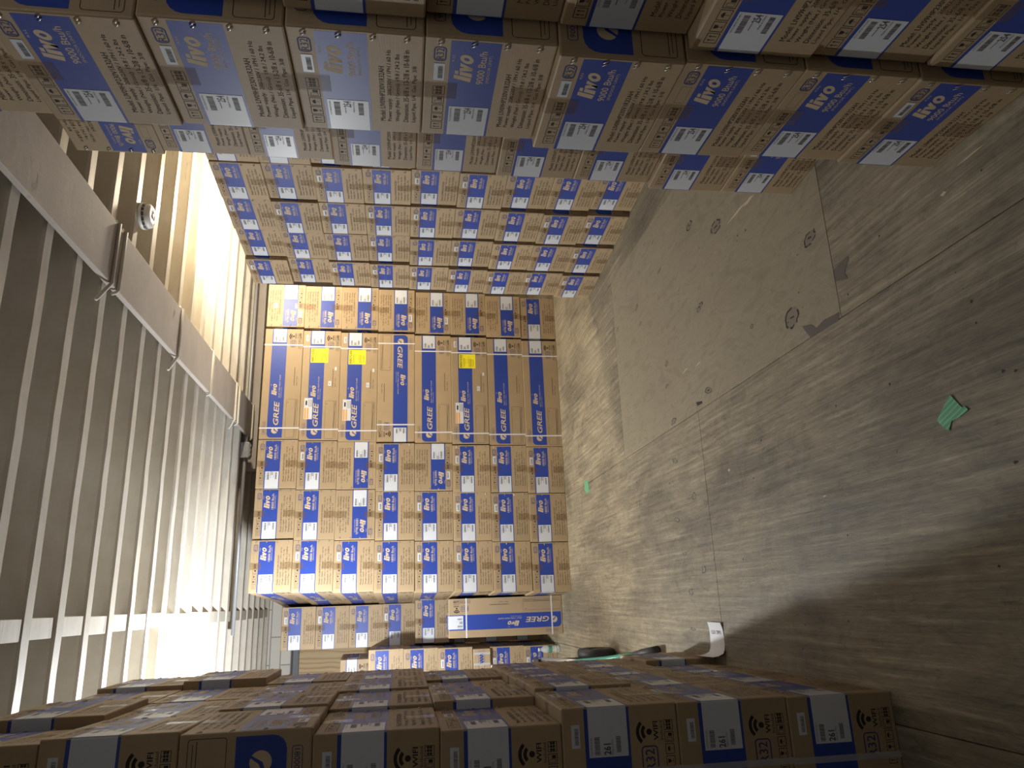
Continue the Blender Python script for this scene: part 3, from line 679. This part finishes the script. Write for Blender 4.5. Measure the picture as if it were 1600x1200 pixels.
for x in (0, -.36):
    bm = bmesh.new(); tube(bm, [(x - .412, 5.55, .395), (x - .402, 5.25, .335), (x - .392, 4.98, .275)], .0155); o = mesh_obj('side_rail', finish(bm, 'side_rail', [SILV], True), ht)
    bm = bmesh.new(); tube(bm, [(x - .392, 4.98, .275), (x - .358, 4.62, .180), (x - .314, 4.27, .084)], .015); mesh_obj('side_rail', finish(bm, 'side_rail_green', [GREENP], True), ht)
    bm = bmesh.new(); tube(bm, [(x - .318, 4.30, .092), (x - .304, 4.22, .072), (x - .282, 4.06, .036)], [.0175, .021, .0225], 14); mesh_obj('handle_grip', finish(bm, 'handle_grip', [RUB], True), ht)
    bm = bmesh.new(); tube(bm, [(x - .395, 5.06, .125), (x - .395, 5.10, .30)], .010); mesh_obj('wheel_bracket', finish(bm, 'wheel_bracket', [BLK]), ht)
for y, z in ((5.45, .375), (5.15, .313), (4.8, .228)):
    bm = bmesh.new(); tube(bm, [(-.76, y, z), (-.39, y, z)], .010); mesh_obj('crossbar', finish(bm, 'crossbar', [GREENP], True), ht)
bm = bmesh.new(); bx(bm, (-.80, 5.55, .02), (-.41, 5.562, .43), 0, .003); bx(bm, (-.80, 5.55, .415), (-.41, 5.78, .427), 0, .003); mesh_obj('toe_plate', finish(bm, 'toe_plate', [BLK]), ht)
# crumpled white paper by the truck
bm = bmesh.new(); rr = random.Random(5); gx = [[bm.verts.new((-.46 + .12 * i / 5, 4.45 + .28 * j / 6, .004 + .03 * rr.random() + .03 * math.sin(i * 1.7 + j))) for j in range(7)] for i in range(6)]
for i in range(5):
    for j in range(6): bm.faces.new((gx[i][j], gx[i + 1][j], gx[i + 1][j + 1], gx[i][j + 1]))
tag(mesh_obj('crumpled_paper', finish(bm, 'crumpled_paper', [PAPER])), 'crumpled white paper on the floor under the green hand truck tube', 'paper')
# curled sheet with handwriting
bm = bmesh.new(); prof = [(-.125, .012), (-.150, .004), (-.18, .001), (-.215, .001), (-.238, .004), (-.254, .012), (-.265, .026), (-.270, .045), (-.268, .065)]
yr = [(3.395 + .012 * math.sin(i * .4), 3.250) for i in range(len(prof))]
def sheet(off, mi_pairs=None):
    return [[bm.verts.new((x, y0 + (y1 - y0) * j / 4 + (.06 * max(0, i - 5) / 3), z + off)) for j in range(5)] for i, ((x, z), (y0, y1)) in enumerate(zip(prof, yr))]
G = sheet(0)
for i in range(len(G) - 1):
    for j in range(4): bm.faces.new((G[i][j], G[i + 1][j], G[i + 1][j + 1], G[i][j + 1])).smooth = True
ps = mesh_obj('paper_sheet', finish(bm, 'paper_sheet', [PAPER])); tag(ps, 'curled white sheet with handwriting on the floor against the left stack', 'paper')
bm = bmesh.new(); F = Face(bm, (-.178, 3.385, .003), (0, -1, 0), (1, 0, 0), (0, 0, 1), .125, .048)
F.text('1751 2661', .04, .93, .05, .38, 0, .0008, shear=.2); F.text('9 1747 C', .10, .80, .55, .90, 0, .0008, shear=.2)
mesh_obj('handwriting', finish(bm, 'handwriting', [INK]), ps)
# bottle
bt_ = bmesh.new(); lathe(bt_, [(0, .004), (.024, .001), (.031, .006), (.032, .02), (.029, .026), (.032, .032), (.032, .046), (.029, .052), (.032, .058), (.032, .072)], 24)
lathe(bt_, [(.032, .072), (.0325, .105)], 24, 1); lathe(bt_, [(.032, .105), (.033, .125), (.030, .142), (.021, .160), (.0135, .170), (.0135, .180)], 24)
bo = mesh_obj('water_bottle', finish(bt_, 'water_bottle', [PET, PETG], True)); bo.location = (-.425, 6.86, 0)
tag(bo, 'clear plastic water bottle standing in front of the low far stack', 'bottle')
bm = bmesh.new(); lathe(bm, [(0, .196), (.014, .195), (.015, .190), (.015, .180), (0, .180)], 20); mesh_obj('bottle_cap', finish(bm, 'bottle_cap', [CAPW], True), bo)
# green tape scraps
def scrap(name, pts, label):
    bm = bmesh.new(); f = bm.faces.new([bm.verts.new((x, y, .0012 + .002 * (i % 3 == 0))) for i, (x, y) in enumerate(pts)]); bmesh.ops.triangulate(bm, faces=[f])
    r_ = bmesh.ops.extrude_face_region(bm, geom=bm.faces[:]); bmesh.ops.translate(bm, vec=(0, 0, .0006), verts=[v for v in r_['geom'] if isinstance(v, bmesh.types.BMVert)])
    bmesh.ops.recalc_face_normals(bm, faces=bm.faces[:]); tag(mesh_obj(name, finish(bm, name, [GTAPE])), label, 'tape')
scrap('tape_scrap', [(.471, 1.651), (.429, 1.622), (.431, 1.612), (.418, 1.601), (.408, 1.637), (.405, 1.666), (.381, 1.682), (.402, 1.704), (.417, 1.717), (.428, 1.704)], 'torn piece of green tape on the dark floor near the camera')
scrap('tape_scrap', [(.872, 5.555), (.861, 5.454), (.775, 5.437), (.769, 5.499), (.805, 5.573)], 'small green tape scrap on the floor near the back boxes')

# ------------------------------------------------------------------ lamps that light the room, and an added fill panel
def stand(loc, label):
    x, y, z = loc; o = bpy.data.objects.new('work_light', None); C.objects.link(o); o.location = (x, y, 0); tag(o, label, 'work light')
    bm = bmesh.new(); tube(bm, [(0, 0, .05), (0, 0, z - .16)], .014); mesh_obj('pole', finish(bm, 'pole', [BLK]), o)
    for k in range(3):
        a = 2.1 * k + .5; bm = bmesh.new(); tube(bm, [(0, 0, .35), (.30 * math.cos(a), .30 * math.sin(a), .01)], .009); mesh_obj('leg', finish(bm, 'leg', [BLK]), o)
    bm = bmesh.new(); lathe(bm, [(.0, z - .17), (.05, z - .16), (.055, z - .10), (.02, z - .09)], 20); mesh_obj('lamp_base', finish(bm, 'lamp_base', [BLK]), o)
stand(LEFT_LAMP, 'tripod work light hidden behind the left stack'); stand(RIGHT_LAMP, 'tripod work light hidden behind the bright right stack')
bm = bmesh.new(); bx(bm, (-.07, .02, 2.82), (1.17, .58, 2.88), 0, .005); cl = mesh_obj('fill_panel', finish(bm, 'fill_panel', [PLAST])); tag(cl, 'added white fill light panel above the aisle, out of view', 'fill light')  # invented housing for the front fill, stays out of view
bm = bmesh.new(); bx(bm, (-.05, .04, 2.812), (1.15, .56, 2.822)); mesh_obj('diffuser', finish(bm, 'diffuser', [FILLGLOW]), cl)
